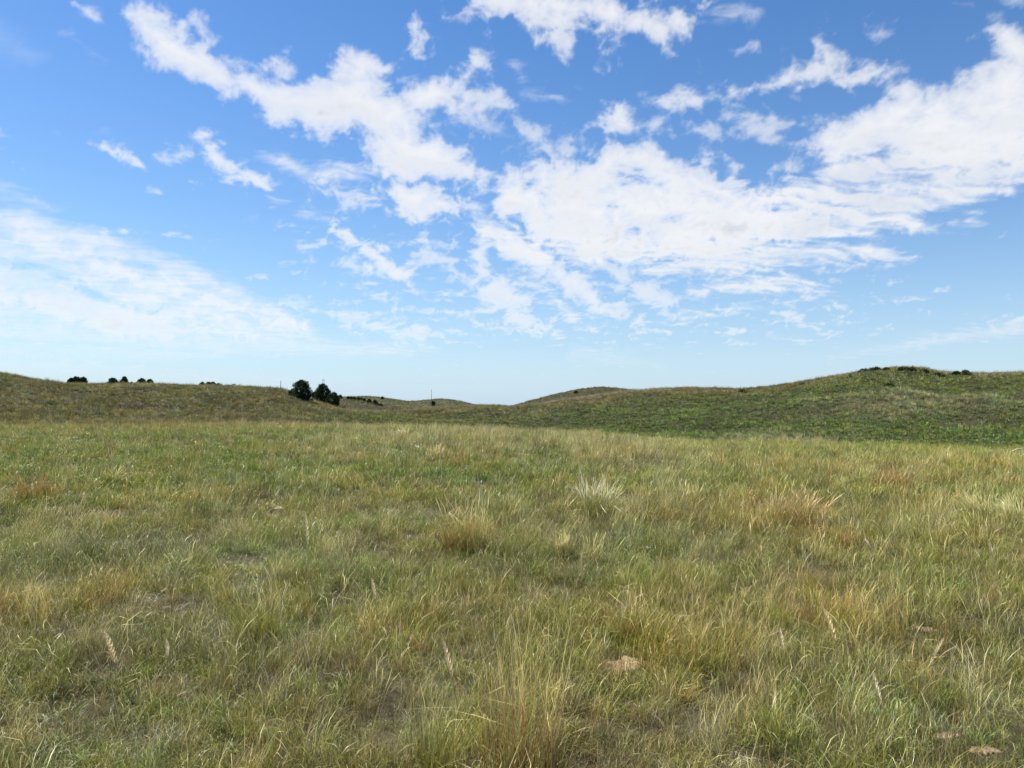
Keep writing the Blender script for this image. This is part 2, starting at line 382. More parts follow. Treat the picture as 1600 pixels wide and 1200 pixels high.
# ------------------------------------------------------------------ sky with its clouds
# each stroke: kind, strength, points (photo x, y, half width).  0 = puffy, 1 = streaked sheet, 2 = thin veil
STROKES = [
 (0, 1, [(205, 25, 30), (255, 70, 38), (340, 105, 34), (420, 150, 42), (500, 172, 44), (575, 150, 58), (620, 200, 52), (650, 235, 46), (705, 255, 38), (745, 272, 18)]),
 (0, .9, [(120, 8, 6), (150, 28, 9), (188, 48, 6)]),
 (0, 1, [(540, 115, 34), (565, 120, 40)]),
 (0, .8, [(310, 30, 12), (335, 60, 12), (325, 80, 14)]),
 (0, .9, [(430, 100, 18), (450, 120, 20)]),
 (0, 1, [(640, 145, 32), (700, 142, 36), (742, 108, 24), (772, 92, 9)]),
 (0, .9, [(740, 145, 22), (800, 158, 9)]),
 (0, .9, [(650, 48, 22), (662, 82, 16), (674, 108, 7)]),
 (0, 1, [(590, 298, 14), (655, 314, 38), (715, 320, 18)]),
 (0, .9, [(600, 235, 40), (640, 270, 30)]),
 (0, 1, [(308, 212, 16), (332, 240, 26), (365, 262, 20), (418, 290, 7)]),
 (0, .7, [(255, 240, 12), (300, 245, 14)]),
 (1, .8, [(410, 238, 14), (470, 262, 20), (560, 275, 24), (600, 262, 20)]),
 (0, 1, [(135, 222, 5), (165, 232, 15), (200, 248, 12), (224, 259, 3)]),
 (1, .45, [(90, 60, 5), (125, 75, 6), (162, 92, 5)]),
 (1, .4, [(100, 215, 5), (160, 205, 6), (190, 212, 4)]),
 (0, 1, [(745, 8, 22), (830, 8, 44), (910, 15, 46), (985, 25, 44), (1040, 42, 34), (1085, 12, 24)]),
 (0, .8, [(700, 35, 10), (730, 25, 16)]),
 (0, .9, [(850, 50, 24), (878, 76, 14)]),
 (1, .75, [(1080, 30, 20), (1140, 32, 22), (1195, 20, 14)]),
 (0, .8, [(1045, 80, 10), (1082, 112, 14)]),
 (0, 1, [(1015, 152, 10), (1058, 150, 28), (1090, 160, 12)]),
 (1, .6, [(805, 105, 12), (830, 140, 16), (865, 150, 10), (895, 135, 8)]),
 (1, .5, [(760, 195, 16), (800, 215, 12)]),
 (0, .75, [(945, 112, 7), (966, 114, 10)]),
 (0, 1, [(938, 185, 16), (966, 184, 26), (985, 205, 14)]),
 (0, .8, [(1022, 200, 12), (1050, 208, 12)]),
 (0, .6, [(1105, 208, 14), (1125, 212, 10)]),
 (0, .7, [(1150, 200, 9), (1175, 208, 9), (1205, 222, 4)]),
 (0, 1, [(775, 300, 18), (800, 275, 26), (850, 280, 36), (930, 290, 40), (965, 250, 34), (1010, 250, 32), (1060, 290, 44), (1120, 310, 40), (1180, 330, 30)]),
 (0, 1, [(800, 310, 40), (860, 325, 60), (950, 340, 70), (1050, 340, 70), (1150, 345, 50), (1220, 340, 40)]),
 (1, 1, [(880, 390, 26), (970, 390, 32), (1080, 380, 36), (1180, 365, 40)]),
 (0, 1, [(1235, 228, 8), (1300, 228, 32), (1390, 195, 52), (1480, 200, 72), (1570, 175, 90), (1660, 150, 110)]),
 (0, 1, [(1570, 60, 34), (1600, 90, 54), (1680, 80, 80)]),
 (0, 1, [(1400, 140, 22), (1420, 150, 30)]),
 (1, 1, [(1290, 275, 26), (1400, 265, 48), (1520, 250, 56), (1660, 240, 60)]),
 (1, 1, [(1190, 305, 22), (1300, 305, 36), (1430, 312, 36), (1530, 300, 26), (1602, 290, 8)]),
 (1, 1, [(1100, 372, 28), (1240, 345, 46), (1370, 335, 40), (1470, 345, 14), (1540, 358, 3)]),
 (1, .9, [(1010, 420, 16), (1140, 405, 26), (1280, 395, 26), (1370, 392, 20), (1420, 405, 6)]),
 (0, .8, [(1350, 395, 14), (1375, 398, 14)]),
 (1, .8, [(1080, 455, 14), (1180, 445, 20), (1260, 442, 18), (1310, 458, 5)]),
 (0, .7, [(1265, 440, 12), (1285, 445, 10)]),
 (1, .6, [(1060, 490, 8), (1150, 480, 12), (1240, 478, 6)]),
 (0, 1, [(1128, 143, 2), (1180, 132, 11), (1240, 116, 19), (1290, 98, 28), (1330, 118, 20), (1385, 105, 24), (1415, 100, 8)]),
 (0, .9, [(1275, 62, 8), (1292, 85, 22)]),
 (0, .7, [(1335, 140, 12), (1335, 158, 4)]),
 (0, .75, [(1150, 84, 6), (1180, 76, 9), (1225, 88, 6)]),
 (0, .9, [(1148, 262, 7), (1162, 262, 8)]),
 (0, .9, [(1170, 285, 5), (1177, 292, 7)]),
 (0, 1, [(522, 352, 11), (548, 368, 20), (572, 388, 18), (600, 412, 24), (632, 432, 18), (648, 450, 6)]),
 (0, .8, [(540, 410, 8), (575, 418, 14)]),
 (0, .75, [(585, 460, 8), (620, 470, 5)]),
 (1, .7, [(592, 377, 7), (650, 379, 10), (700, 385, 12)]),
 (0, .9, [(715, 385, 10), (745, 400, 22), (760, 440, 18)]), (0, .85, [(775, 455, 30), (815, 470, 22)]), (0, .8, [(800, 495, 20), (850, 512, 14)]),
 (0, .75, [(690, 418, 8), (725, 432, 14), (760, 460, 14)]),
 (1, .9, [(740, 330, 24), (790, 370, 30), (850, 400, 26)]),
 (0, .8, [(790, 385, 22), (850, 400, 34), (880, 430, 22)]), (0, .9, [(895, 440, 26), (930, 470, 20)]), (0, .75, [(940, 485, 16), (1000, 498, 12)]),
 (0, .8, [(930, 405, 14), (975, 420, 26)]), (0, .75, [(1000, 455, 24), (1050, 470, 16)]), (1, .7, [(860, 460, 14), (900, 500, 14), (930, 520, 8)]),
 (1, .6, [(990, 502, 6), (1045, 508, 5)]),
 (1, .55, [(470, 330, 8), (515, 340, 9)]), (1, .5, [(385, 338, 8), (402, 338, 6)]), (1, .6, [(425, 312, 8), (450, 316, 5)]),
 (1, .5, [(540, 290, 10), (570, 310, 8)]),
 (0, .55, [(515, 492, 9), (545, 498, 9)]), (0, .65, [(610, 502, 12), (650, 515, 14), (690, 525, 6)]), (0, .5, [(448, 470, 7), (462, 482, 7)]),
 (0, .4, [(745, 505, 6), (755, 512, 5)]), (1, .35, [(590, 540, 10), (680, 545, 8)]),
 # veils, lower left
 (2, 1, [(-60, 350, 44), (60, 378, 44), (170, 412, 50), (280, 452, 50), (380, 488, 38), (480, 520, 22)]),
 (2, .85, [(-60, 480, 46), (80, 495, 42), (220, 515, 36), (360, 532, 28), (520, 545, 16), (640, 550, 10)]),
 (2, .5, [(-60, 545, 18), (120, 550, 18), (330, 555, 12)]),
 (0, .6, [(-40, 425, 30), (40, 445, 34), (110, 475, 34), (180, 500, 30), (260, 515, 24)]),
 (0, .6, [(25, 368, 12), (70, 385, 18), (130, 405, 16), (240, 440, 14), (330, 470, 14), (420, 500, 12), (470, 510, 10)]), (0, .5, [(440, 470, 8), (560, 500, 14), (660, 530, 12)]),
 (0, .5, [(120, 440, 12), (210, 470, 18), (300, 500, 18), (400, 522, 12)]),
 (0, .4, [(20, 552, 6), (100, 558, 7), (160, 570, 6), (215, 575, 5)]),
 (2, .6, [(-60, 575, 20), (120, 578, 18), (300, 588, 14), (560, 600, 10)]),
 (2, .55, [(-60, 285, 26), (20, 302, 18), (90, 328, 6)]),
 (2, .25, [(-40, 40, 30), (60, 90, 24)]),
 # right, low
 (2, .9, [(1290, 562, 4), (1390, 545, 9), (1490, 527, 12), (1600, 512, 18), (1700, 500, 24)]),
 (0, .55, [(1550, 508, 7), (1600, 500, 12), (1660, 490, 16)]),
 (2, .45, [(900, 552, 16), (960, 560, 14), (1040, 572, 6)]),
 (1, .35, [(910, 545, 7), (980, 552, 6)]),
 (1, .7, [(1480, 8, 7), (1520, 10, 7)]), (0, 1, [(1570, 4, 12), (1640, 12, 24)]),
 (0, .5, [(1540, 60, 5), (1515, 62, 5)]),
]

def build_sky():
    D = math.radians
    az = np.concatenate([np.linspace(-180, -44, 110)[:-1], np.linspace(-44, 44, 1000), np.linspace(44, 180, 110)[1:]])
    el = np.concatenate([np.linspace(-2, 34.5, 500), np.linspace(34.5, 89.5, 90)[1:]])
    A, E = np.meshgrid(D(1) * az, D(1) * el)
    dx, dy, dz = np.cos(E) * np.sin(A), np.cos(E) * np.cos(A), np.sin(E)
    sh = A.shape
    # photo position of every direction in front
    c, s = math.cos(PITCH), math.sin(PITCH)
    fy = dy * c + dz * s; fz = -dy * s + dz * c
    ok = fy > .25
    fy_ = np.where(ok, fy, 1)
    PX = np.where(ok, CX + F * dx / fy_, -9999.0); PY = np.where(ok, 600 - F * fz / fy_, -9999.0)
    inv = ok & (PX > -60) & (PX < 1660) & (PY > -40)
    # cloud-deck coordinates, so that shapes shrink towards the horizon
    q = 1 / (np.clip(dz, 0, 1) + .07)
    U, Vv = dx * q, dy * q
    # angular coordinates; three scales of lumps, finer towards the horizon
    P_, Q_ = A * .95, E * 1.12
    lev = np.clip(np.log2(.5 / (np.clip(dz, .04, 1) + .02)), 0, 2.999)
    def multi(freq, octv, seed, gain=.5, billow=False):
        t = np.zeros(sh)
        for k_ in range(4):
            w_ = np.clip(1 - np.abs(lev - k_), 0, 1)
            m_ = w_ > 0
            if m_.any():
                f_ = freq * 1.75 ** k_
                t[m_] += w_[m_] * fbm(P_[m_] * f_ + 3.1 * k_, Q_[m_] * f_ * (1 + .22 * k_), octv, seed + 13 * k_, gain, billow)
        return t
    wx = multi(9, 3, 501); wy = multi(9, 3, 601)
    P_, Q_ = P_ + .022 * wx, Q_ + .016 * wy
    puff = multi(11, 8, 701, .62)
    puff_low = multi(11, 3, 701, .58)
    bill = -multi(16, 6, 801, .55, True)
    bill_low = -multi(16, 3, 801, .55, True)
    fine = multi(70, 3, 901, .6)
    wx = fbm(U * 3.0, Vv * 3.0, 4, 201); wy = fbm(U * 3.0, Vv * 3.0, 4, 211)
    Uw, Vw = U + .16 * wx, Vv + .16 * wy
    # streaks run the way the deck drifts: from upper right down to the left
    ca, sa = math.cos(.35), math.sin(.35)
    S1, S2 = Uw * ca + Vw * sa, -Uw * sa + Vw * ca
    streak = fbm(S1 * 2.6, S2 * 12, 6, 241, .55)
    patch = fbm(U * 1.7, Vv * 1.7, 3, 261)
    # lateral pixel wobble of the hand-placed outlines
    k = np.clip((YH - PY) / 520, .25, 1.0)
    XW = PX + 30 * k * multi(10, 4, 271); YW = PY + 24 * k * multi(10, 4, 331)
    fields = [np.full(sh, -3.0) for _ in range(3)]
    top = [np.zeros(sh) for _ in range(3)]
    flat_in = np.nonzero(inv.ravel())[0]
    xw, yw, kk = XW.ravel()[flat_in], YW.ravel()[flat_in], k.ravel()[flat_in]
    for kind, st, pts in STROKES:
        soft = (31, 26, 28)[kind]
        bx = [p_[0] for p_ in pts]; by = [p_[1] for p_ in pts]; mr = max(p_[2] for p_ in pts) + 90
        sel = np.nonzero((xw > min(bx) - mr) & (xw < max(bx) + mr) & (yw > min(by) - mr) & (yw < max(by) + mr))[0]
        if not len(sel): continue
        X, Y, K = xw[sel], yw[sel], kk[sel]
        best = np.full(len(sel), -3.0)
        for (x0, y0, r0), (x1, y1, r1_) in zip(pts[:-1], pts[1:]):
            vx, vy = x1 - x0, y1 - y0
            t = np.clip(((X - x0) * vx + (Y - y0) * vy) / (vx * vx + vy * vy), 0, 1)
            d = np.hypot(X - x0 - t * vx, Y - y0 - t * vy); rad = r0 + (r1_ - r0) * t
            best = np.maximum(best, (rad - d) / (soft * (.35 + .65 * K)))
        idx = flat_in[sel]
        fl, tp = fields[kind].ravel(), top[kind].ravel()
        up = best > fl[idx]
        fl[idx[up]] = best[up]
        tp[idx] = np.maximum(tp[idx], st * sstep(-1.5, .2, best))
        fields[kind], top[kind] = fl.reshape(sh), tp.reshape(sh)
    # outside the frame the same sky goes on
    gen = sstep(.02, .5, patch + .25 * fbm(U * 3.5, Vv * 3.5, 3, 291)) * 2.6 - 1.7
    outside = np.where(ok, sstep(-0, 120, np.maximum(np.abs(PX - 800) - 880, -PY - 60)), 1.0)
    sunny = dx * sdir[0] + dy * sdir[1] + dz * sdir[2]
    gen = np.where(sunny > .965, -3, gen)
    # broken flecks between the big clouds of the middle
    zone = sstep(350, 620, PX) * (1 - sstep(1250, 1500, PX)) * sstep(60, 220, PY) * (1 - sstep(500, 570, PY))
    fleck = .75 * zone + 1.4 * fbm(U * 4, Vv * 4, 3, 301) - .75
    f0 = np.maximum(fields[0] * (1 - outside) + gen * outside, np.where(outside > .5, -3, fleck))
    t0 = np.maximum(top[0], np.maximum(outside, .75 * sstep(-1.3, -.2, fleck)))
    e0 = np.clip(f0, -2, 1.35) + 1.3 * puff + 1.3 * bill + .46 * fine + .06
    a0 = (.55 * sstep(-.15, .7, e0) + .45 * sstep(.0, 1.9, e0)) * t0
    e1 = np.clip(fields[1], -2, 1.2) + 1.25 * streak + .9 * puff + .5 * bill + .3 * fine
    a1 = sstep(-.1, 1.5, e1) * top[1]
    a1 = a1 * (.80 + .20 * sstep(-.3, .4, streak))
    e2 = np.clip(fields[2], -2, 1.0) + 1.0 * streak + 1.0 * puff + .5 * bill + .16 * fine
    a2 = sstep(-.45, 1.7, e2) * top[2] * (.66 + .22 * puff)
    alpha = 1 - (1 - .985 * a0) * (1 - .95 * a1) * (1 - a2)
    alpha *= sstep(.008, .12, dz) * .85 + .12
    # how deep the cloud is, and whether this side of a billow is its top or its underside
    body = np.clip(f0, -2, 2.5) + 1.3 * puff_low + .8 * bill_low
    de = np.gradient(D(1) * el)[:, None]
    up = np.gradient(body, axis=0) / de * np.clip(dz + .05, .1, .6)
    kr = np.ones(23) / 23
    for _ in range(2):
        up = np.apply_along_axis(lambda v: np.convolve(v, kr, 'same'), 0, up); up = np.apply_along_axis(lambda v: np.convolve(v, kr, 'same'), 1, up)
    under = sstep(-3.0, 5.0, up)
    thick = np.clip(np.maximum(sstep(.7, 2.9, e0) * t0, .8 * sstep(.7, 2.4, e1) * top[1]), 0, 1)
    soft_n = sstep(-.45, .5, multi(6, 4, 1001))
    grey = np.clip(thick * (.10 + .42 * under + .62 * soft_n + .3 * sstep(.1, .9, -bill) ), 0, 1)  # painted self-shading: undersides and thick parts of the clouds greyed in the emission
    # pale air that thickens towards the horizon
    air = .93 * np.exp(-np.clip(dz, 0, 1) / .14)
    V = np.stack([dx, dy, dz], -1).reshape(-1, 3) * 9000.0
    col = np.stack([alpha, grey, air], -1).reshape(-1, 3)
    nr, na = sh
    i = np.arange(nr - 1)[:, None] * na + np.arange(na - 1)[None, :]
    fc = np.stack([i, i + 1, i + na + 1, i + na], -1).reshape(-1, 4)
    m, nt, out = new_mat('cloudy_sky'); N, L = nt.nodes, nt.links
    at = N.new('ShaderNodeAttribute'); at.attribute_name = 'col'
    sp = N.new('ShaderNodeSeparateColor'); L.new(at.outputs['Color'], sp.inputs[0])
    mx = N.new('ShaderNodeMix'); mx.data_type = 'RGBA'
    mx.inputs[6].default_value = (.338, .340, .344, 1); mx.inputs[7].default_value = (.205, .222, .252, 1)
    L.new(sp.outputs[1], mx.inputs[0])
    em = N.new('ShaderNodeEmission'); L.new(mx.outputs[2], em.inputs[0]); em.inputs[1].default_value = 1.0
    tr = N.new('ShaderNodeBsdfTransparent')
    ms = N.new('ShaderNodeMixShader')
    ea = N.new('ShaderNodeEmission'); ea.inputs[0].default_value = (.175, .242, .322, 1)
    ma = N.new('ShaderNodeMixShader'); L.new(sp.outputs[2], ma.inputs[0]); L.new(tr.outputs[0], ma.inputs[1]); L.new(ea.outputs[0], ma.inputs[2])
    L.new(sp.outputs[0], ms.inputs[0]); L.new(ma.outputs[0], ms.inputs[1]); L.new(em.outputs[0], ms.inputs[2])
    L.new(ms.outputs[0], out.inputs['Surface'])
    try: m.cycles.emission_sampling = 'NONE'
    except Exception: pass
    o = mesh_np('sky', V, fc, m, colors=col, smooth=True)
    tag(o, kind='structure', label='blue summer sky with white broken clouds')
build_sky()
#--SKY-END

# ------------------------------------------------------------------ grass blades
ALB = np.array([.67, .705, .58])
def blades(n, rad, hmin, hmax, width, lean, curl, cols, rootcol=None, heads=0.0, headcol=(.5, .42, .28), seg=4, upright=0.0, seed=0, drift=(0, 0), rise=1.0, kinks=.22):
    """returns V, F(quads+tris), C for n curved blades around the origin"""
    g = np.random.default_rng(seed)
    V, FQ, FT, C = [], [], [], []
    cols = np.array(cols, float)
    off = 0
    for b in range(n):
        rr_ = rad * math.sqrt(g.random()); th = g.random() * 2 * math.pi
        bx, by = rr_ * math.cos(th), rr_ * math.sin(th)
        Ln = hmin + (hmax - hmin) * g.random() ** 1.3
        az = th + g.normal() * 1.7
        tilt = abs(g.normal()) * lean + lean * .5 * rr_ / max(rad, 1e-3)
        cu = curl * (.3 + g.random() * 1.2)
        w = width * (.6 + .8 * g.random())
        face = az + math.pi / 2 + g.normal() * .8
        fx, fy = math.cos(face), math.sin(face)
        c = cols[g.integers(len(cols))] * (.75 + .5 * g.random()) * np.array([1 + .08 * g.normal(), 1, 1 + .12 * g.normal()])
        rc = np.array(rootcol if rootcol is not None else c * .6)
        p = np.array([bx, by, -.02]); ang = tilt; twist = 0
        step = Ln / seg
        pts = [p.copy()]
        kink = g.integers(1, seg) if g.random() < kinks else -1
        aza = az
        for s_ in range(seg):
            d = np.array([math.sin(ang) * math.cos(aza) + drift[0] * (s_ + 1) / seg, math.sin(ang) * math.sin(aza) + drift[1] * (s_ + 1) / seg, math.cos(ang) * rise])
            if s_ == kink: ang += .5 + 1.1 * g.random(); aza += g.normal() * .8
            p = p + d * step; pts.append(p.copy()); ang += cu / seg * (1 + s_ * .6); aza += g.normal() * .3
        head = g.random() < heads
        for s_, p in enumerate(pts):
            t = s_ / seg
            ww = w * (1 - t ** 1.8) if not head else w * (.6 if t < .7 else 1.35 * (1 - (t - .7) / .4))
            ww = max(ww, w * .06)
            V.append(p - np.array([fx, fy, 0]) * ww / 2); V.append(p + np.array([fx, fy, 0]) * ww / 2)
            cc = rc * .22 * (1 - t) ** 1.3 + c * (1 - (1 - t) ** 1.3)  # root end darkened beyond its own brown: shade inside the tuft painted in
            if head and t > .6: cc = 1.45 * np.array(headcol) * (.8 + .4 * g.random())
            C += [cc, cc]
            if s_ < seg: FQ.append([off + 2 * s_, off + 2 * s_ + 1, off + 2 * s_ + 3, off + 2 * s_ + 2])
        off += 2 * (seg + 1)
    return np.array(V), np.array(FQ), np.clip(np.array(C) * ALB, .004, .8)

GREEN = [(.29, .40, .06), (.38, .46, .075), (.20, .33, .055), (.46, .50, .10)]
OLIVE = [(.50, .48, .10), (.40, .39, .08), (.60, .54, .14), (.30, .32, .07)]
STRAW = [(.92, .74, .38), (.80, .64, .29), (1.0, .86, .52), (.66, .55, .23)]
RUST = [(.68, .38, .13), (.58, .33, .12), (.74, .48, .20), (.50, .41, .12)]
BLUE = [(.22, .32, .13), (.29, .38, .17), (.17, .27, .11)]
DEAD = [(.56, .42, .23), (.70, .57, .35), (.38, .29, .17), (.80, .70, .47)]
SPECIES = [
 dict(n=60, rad=.11, hmin=.07, hmax=.22, width=.0033, lean=.34, curl=.9, cols=GREEN, rootcol=(.12, .10, .05)),
 dict(n=58, rad=.12, hmin=.08, hmax=.32, width=.0030, lean=.30, curl=.75, cols=OLIVE, rootcol=(.13, .10, .05), heads=.06, headcol=(.52, .45, .25)),
 dict(n=40, rad=.09, hmin=.12, hmax=.42, width=.0023, lean=.18, curl=.35, cols=STRAW, rootcol=(.20, .16, .07), heads=.24, headcol=(.64, .55, .34)),
 dict(n=46, rad=.09, hmin=.12, hmax=.38, width=.0024, lean=.20, curl=.35, cols=RUST + OLIVE[:1], rootcol=(.15, .11, .05), heads=.1, headcol=(.52, .36, .2)),
 dict(n=32, rad=.11, hmin=.08, hmax=.24, width=.0058, lean=.46, curl=1.3, cols=BLUE, rootcol=(.12, .13, .07)),
 dict(n=60, rad=.15, hmin=.06, hmax=.24, width=.0028, lean=1.05, curl=.8, cols=DEAD + OLIVE[:1], rootcol=(.15, .11, .07)),
 dict(n=26, rad=.07, hmin=.05, hmax=.17, width=.013, lean=.55, curl=.9, cols=[(.13, .24, .055), (.18, .29, .07), (.22, .32, .09)], rootcol=(.10, .12, .04)),
 dict(n=7, rad=.06, hmin=.30, hmax=.56, width=.0030, lean=.15, curl=.25, cols=STRAW + OLIVE[2:3], rootcol=(.3, .28, .1), heads=.75, headcol=(.62, .53, .33)),
]
NVAR = 5
def prototypes(tagname, width_mul, n_mul, seg, hmul=1.0, radmul=1.0):
    cl = bpy.data.collections.new(tagname)
    k = 0
    for si, sp in enumerate(SPECIES):
        for v in range(NVAR):
            d = dict(sp); d['n'] = max(5, int(sp['n'] * n_mul)); d['width'] = sp['width'] * width_mul; d['seg'] = seg
            d['hmin'] *= hmul; d['hmax'] *= hmul; d['rad'] *= radmul; d['seed'] = 1000 * si + v + int(width_mul * 10)
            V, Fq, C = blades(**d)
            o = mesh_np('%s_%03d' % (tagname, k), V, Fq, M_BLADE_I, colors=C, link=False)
            cl.objects.link(o); k += 1
    return cl

def scatter(name, coll, pts, idx, rot, scale, tint, label, cat='grass'):
    me = bpy.data.meshes.new(name)
    n = len(pts); me.vertices.add(n); me.vertices.foreach_set('co', pts.astype(np.float32).ravel())
    a = me.attributes.new('pick', 'INT', 'POINT'); a.data.foreach_set('value', idx.astype(np.int32))
    a = me.attributes.new('rot', 'FLOAT_VECTOR', 'POINT'); a.data.foreach_set('vector', rot.astype(np.float32).ravel())
    a = me.attributes.new('scl', 'FLOAT_VECTOR', 'POINT'); a.data.foreach_set('vector', scale.astype(np.float32).ravel())
    a = me.attributes.new('tint', 'FLOAT_VECTOR', 'POINT'); a.data.foreach_set('vector', tint.astype(np.float32).ravel())
    o = bpy.data.objects.new(name, me); COL.objects.link(o)
    me.materials.append(M_BLADE_I)
    ng = bpy.data.node_groups.new(name + '_nodes', 'GeometryNodeTree')
    ng.interface.new_socket('Geometry', in_out='INPUT', socket_type='NodeSocketGeometry')
    ng.interface.new_socket('Geometry', in_out='OUTPUT', socket_type='NodeSocketGeometry')
    N, L = ng.nodes, ng.links
    gi, go = N.new('NodeGroupInput'), N.new('NodeGroupOutput')
    ci = N.new('GeometryNodeCollectionInfo'); ci.inputs['Collection'].default_value = coll
    ci.inputs['Separate Children'].default_value = True; ci.inputs['Reset Children'].default_value = True
    ip = N.new('GeometryNodeInstanceOnPoints'); ip.inputs['Pick Instance'].default_value = True
    def na(nm, ty):
        x = N.new('GeometryNodeInputNamedAttribute'); x.data_type = ty; x.inputs['Name'].default_value = nm; return x.outputs['Attribute']
    L.new(gi.outputs[0], ip.inputs['Points']); L.new(ci.outputs[0], ip.inputs['Instance'])
    L.new(na('pick', 'INT'), ip.inputs['Instance Index'])
    e2r = N.new('FunctionNodeEulerToRotation'); L.new(na('rot', 'FLOAT_VECTOR'), e2r.inputs[0]); L.new(e2r.outputs[0], ip.inputs['Rotation'])
    L.new(na('scl', 'FLOAT_VECTOR'), ip.inputs['Scale'])
    L.new(ip.outputs[0], go.inputs[0])
    md = o.modifiers.new('scatter', 'NODES'); md.node_group = ng
    tag(o, label, cat, kind='stuff')
    return o

def sample_ring(r0, r1, half_az, density):
    n = int(density * half_az * (r1 * r1 - r0 * r0))
    r = np.sqrt(rng.random(n) * (r1 * r1 - r0 * r0) + r0 * r0); a = (rng.random(n) * 2 - 1) * half_az
    return r * np.sin(a), r * np.cos(a)

def grow(specs, keep_gap=0.0):
    """specs: rings (r0, r1, half azimuth, density, scale); returns the arrays for all of them, chosen by zone"""
    xs, ys, sc = [], [], []
    for r0, r1, ha, dens, s in specs:
        x, y = sample_ring(r0, r1, ha, dens); xs.append(x); ys.append(y); sc.append(np.full(len(x), s))
    x, y, sc = map(np.concatenate, (xs, ys, sc))
    keep = rng.random(len(x)) < bare_mask(x, y)
    gaps = fbm(x / .55, y / .55, 3, 151)
    rr0 = np.hypot(x, y)
    keep &= (rng.random(len(x)) < np.clip(1.12 + gaps * 2.0, .68 + .12 * sstep(7, 16, rr0), 1)) | (rr0 > 60)
    x, y, sc = x[keep], y[keep], sc[keep]
    W = zones(x, y) ** 1.6
    Wc = np.cumsum(W, 1); pick = (rng.random(len(x))[:, None] * Wc[:, -1:] > Wc).sum(1)
    pick = np.clip(pick, 0, 6)
    z = height(x, y)
    return x, y, z, pick, sc

def scatter_set(prefix, coll, specs, names, tall=1.0, hill=False):
    x, y, z, pick, sc = grow(specs)
    n = len(x)
    r = np.hypot(x, y)
    hn = 1 + .95 * fbm(x / 1.1, y / 1.1, 3, 161) + .28 * rng.normal(size=n)
    hn = np.clip(hn, .35, 2.1)
    S = sc * hn
    lean = np.stack([rng.normal(size=n) * .17, rng.normal(size=n) * .17, rng.random(n) * 6.283], -1)
    scl = np.stack([S ** .6 * sc ** .4, S ** .6 * sc ** .4, S * tall], -1)
    tv = .98 + .30 * rng.normal(size=n) + .42 * fbm(x / 1.7, y / 1.7, 4, 171)
    warm = fbm(x / 2.3, y / 2.3, 3, 181) * .26
    tint = np.stack([tv * (1 + warm), tv * (1 + .02 * rng.normal(size=n)), tv * (1 - warm)], -1)
    if hill:
        tint = tint * (1.12 + .3 * rng.normal(size=n))[:, None]
        left = (1 - sstep(440, 640, CX + F * x / np.maximum(y, 1)))[:, None]
        foot_ = ((1 - sstep(80, 118, r)) * sstep(760, 1000, CX + F * x / np.maximum(y, 1)))[:, None]
        tint = tint * (1 + foot_ * np.array([[-.04, .14, .0]]))
        tint = tint * (np.array([[.66, .63, .80]]) * (1 - left) + np.array([[.66, .68, .84]]) * left) * (1 + .85 * fbm(x / 5.5, y / 5.5, 5, 191, .62))[:, None]
    idx = pick * NVAR + rng.integers(0, NVAR, n)
    for names_k, members, label in names:
        m = np.isin(pick, members)
        scatter(names_k, coll, np.stack([x, y, z], -1)[m], idx[m], lean[m], scl[m], np.clip(tint[m], .3, 1.8), label)

P_NEAR = prototypes('near_tuft', .85, 1.0, 4)
P_MID = prototypes('middle_tuft', 2.0, .75, 3, 1.0, 1.25)
P_FAR = prototypes('far_tuft', 6.0, .45, 2, 1.15, 1.7)
scatter_set('near', P_NEAR, [(1.2, 4.5, .95, 190, .70), (4.5, 8, .80, 140, .76), (8, 13, .76, 85, .86)], [
    ('green_grass', (0, 4), 'short green and bluish grass tangled across the foreground meadow'),
    ('olive_grass', (1,), 'olive and yellowing grass covering the foreground meadow'),
    ('dry_grass', (2, 3), 'straw and rust coloured dry stems standing through the foreground meadow'),
    ('leafy_weeds', (6,), 'small broad leaved green weeds between the foreground grasses'),
    ('dead_thatch', (5,), 'grey brown dead grass lying flat between foreground tufts')])
scatter_set('mid', P_MID, [(13, 20, .76, 42, .95), (20, 32, .76, 28, 1.08), (32, 60, .76, 14, 1.15)], [
    ('green_grass', (0, 1, 4, 6), 'green and olive grass over the middle of the field'),
    ('dry_grass', (2, 3), 'pale seed heads and rusty stems along the crest of the field'),
    ('dead_thatch', (5,), 'flattened dry thatch in the middle of the field')])
scatter_set('far', P_FAR, [(60, 100, .74, 14, .95), (100, 180, .74, 10, 1.05), (180, 260, .5, 2.5, 1.3), (260, 460, .42, .6, 1.9), (460, 640, .4, .35, 2.6)], [
    ('hillside_grass', (0, 1, 4, 6), 'dark green grass clumps covering the far hillsides'),
    ('dry_hillside_grass', (2, 3, 5), 'brown and straw coloured clumps dotted over the far hillsides')], hill=True)
x, y, z, pick, sc = grow([(2.2, 6, .95, 5, .85), (6, 13, .8, 4.5, .9)])
n = len(x)
scatter('seed_stems', P_NEAR, np.stack([x, y, z], -1), 7 * NVAR + rng.integers(0, NVAR, n),
        np.stack([rng.normal(size=n) * .1, rng.normal(size=n) * .1, rng.random(n) * 6.283], -1),
        np.stack([sc, sc, sc * (.7 + .4 * rng.random(n))], -1), (.75 + .4 * rng.random((n, 1))) * np.array([[1, .96, .9]]),
        'tall pale seed stems standing singly above the foreground grass')
x, y, z, pick, sc = grow([(13, 22, .76, 3.5, .95), (22, 42, .76, 3.0, 1.0)])
n = len(x); keep = rng.random(n) < np.clip(.35 + 1.6 * fbm(x / 2.2, y / 2.2, 3, 121), .05, 1)
x, y, z, sc = x[keep], y[keep], z[keep], sc[keep]; n = len(x)
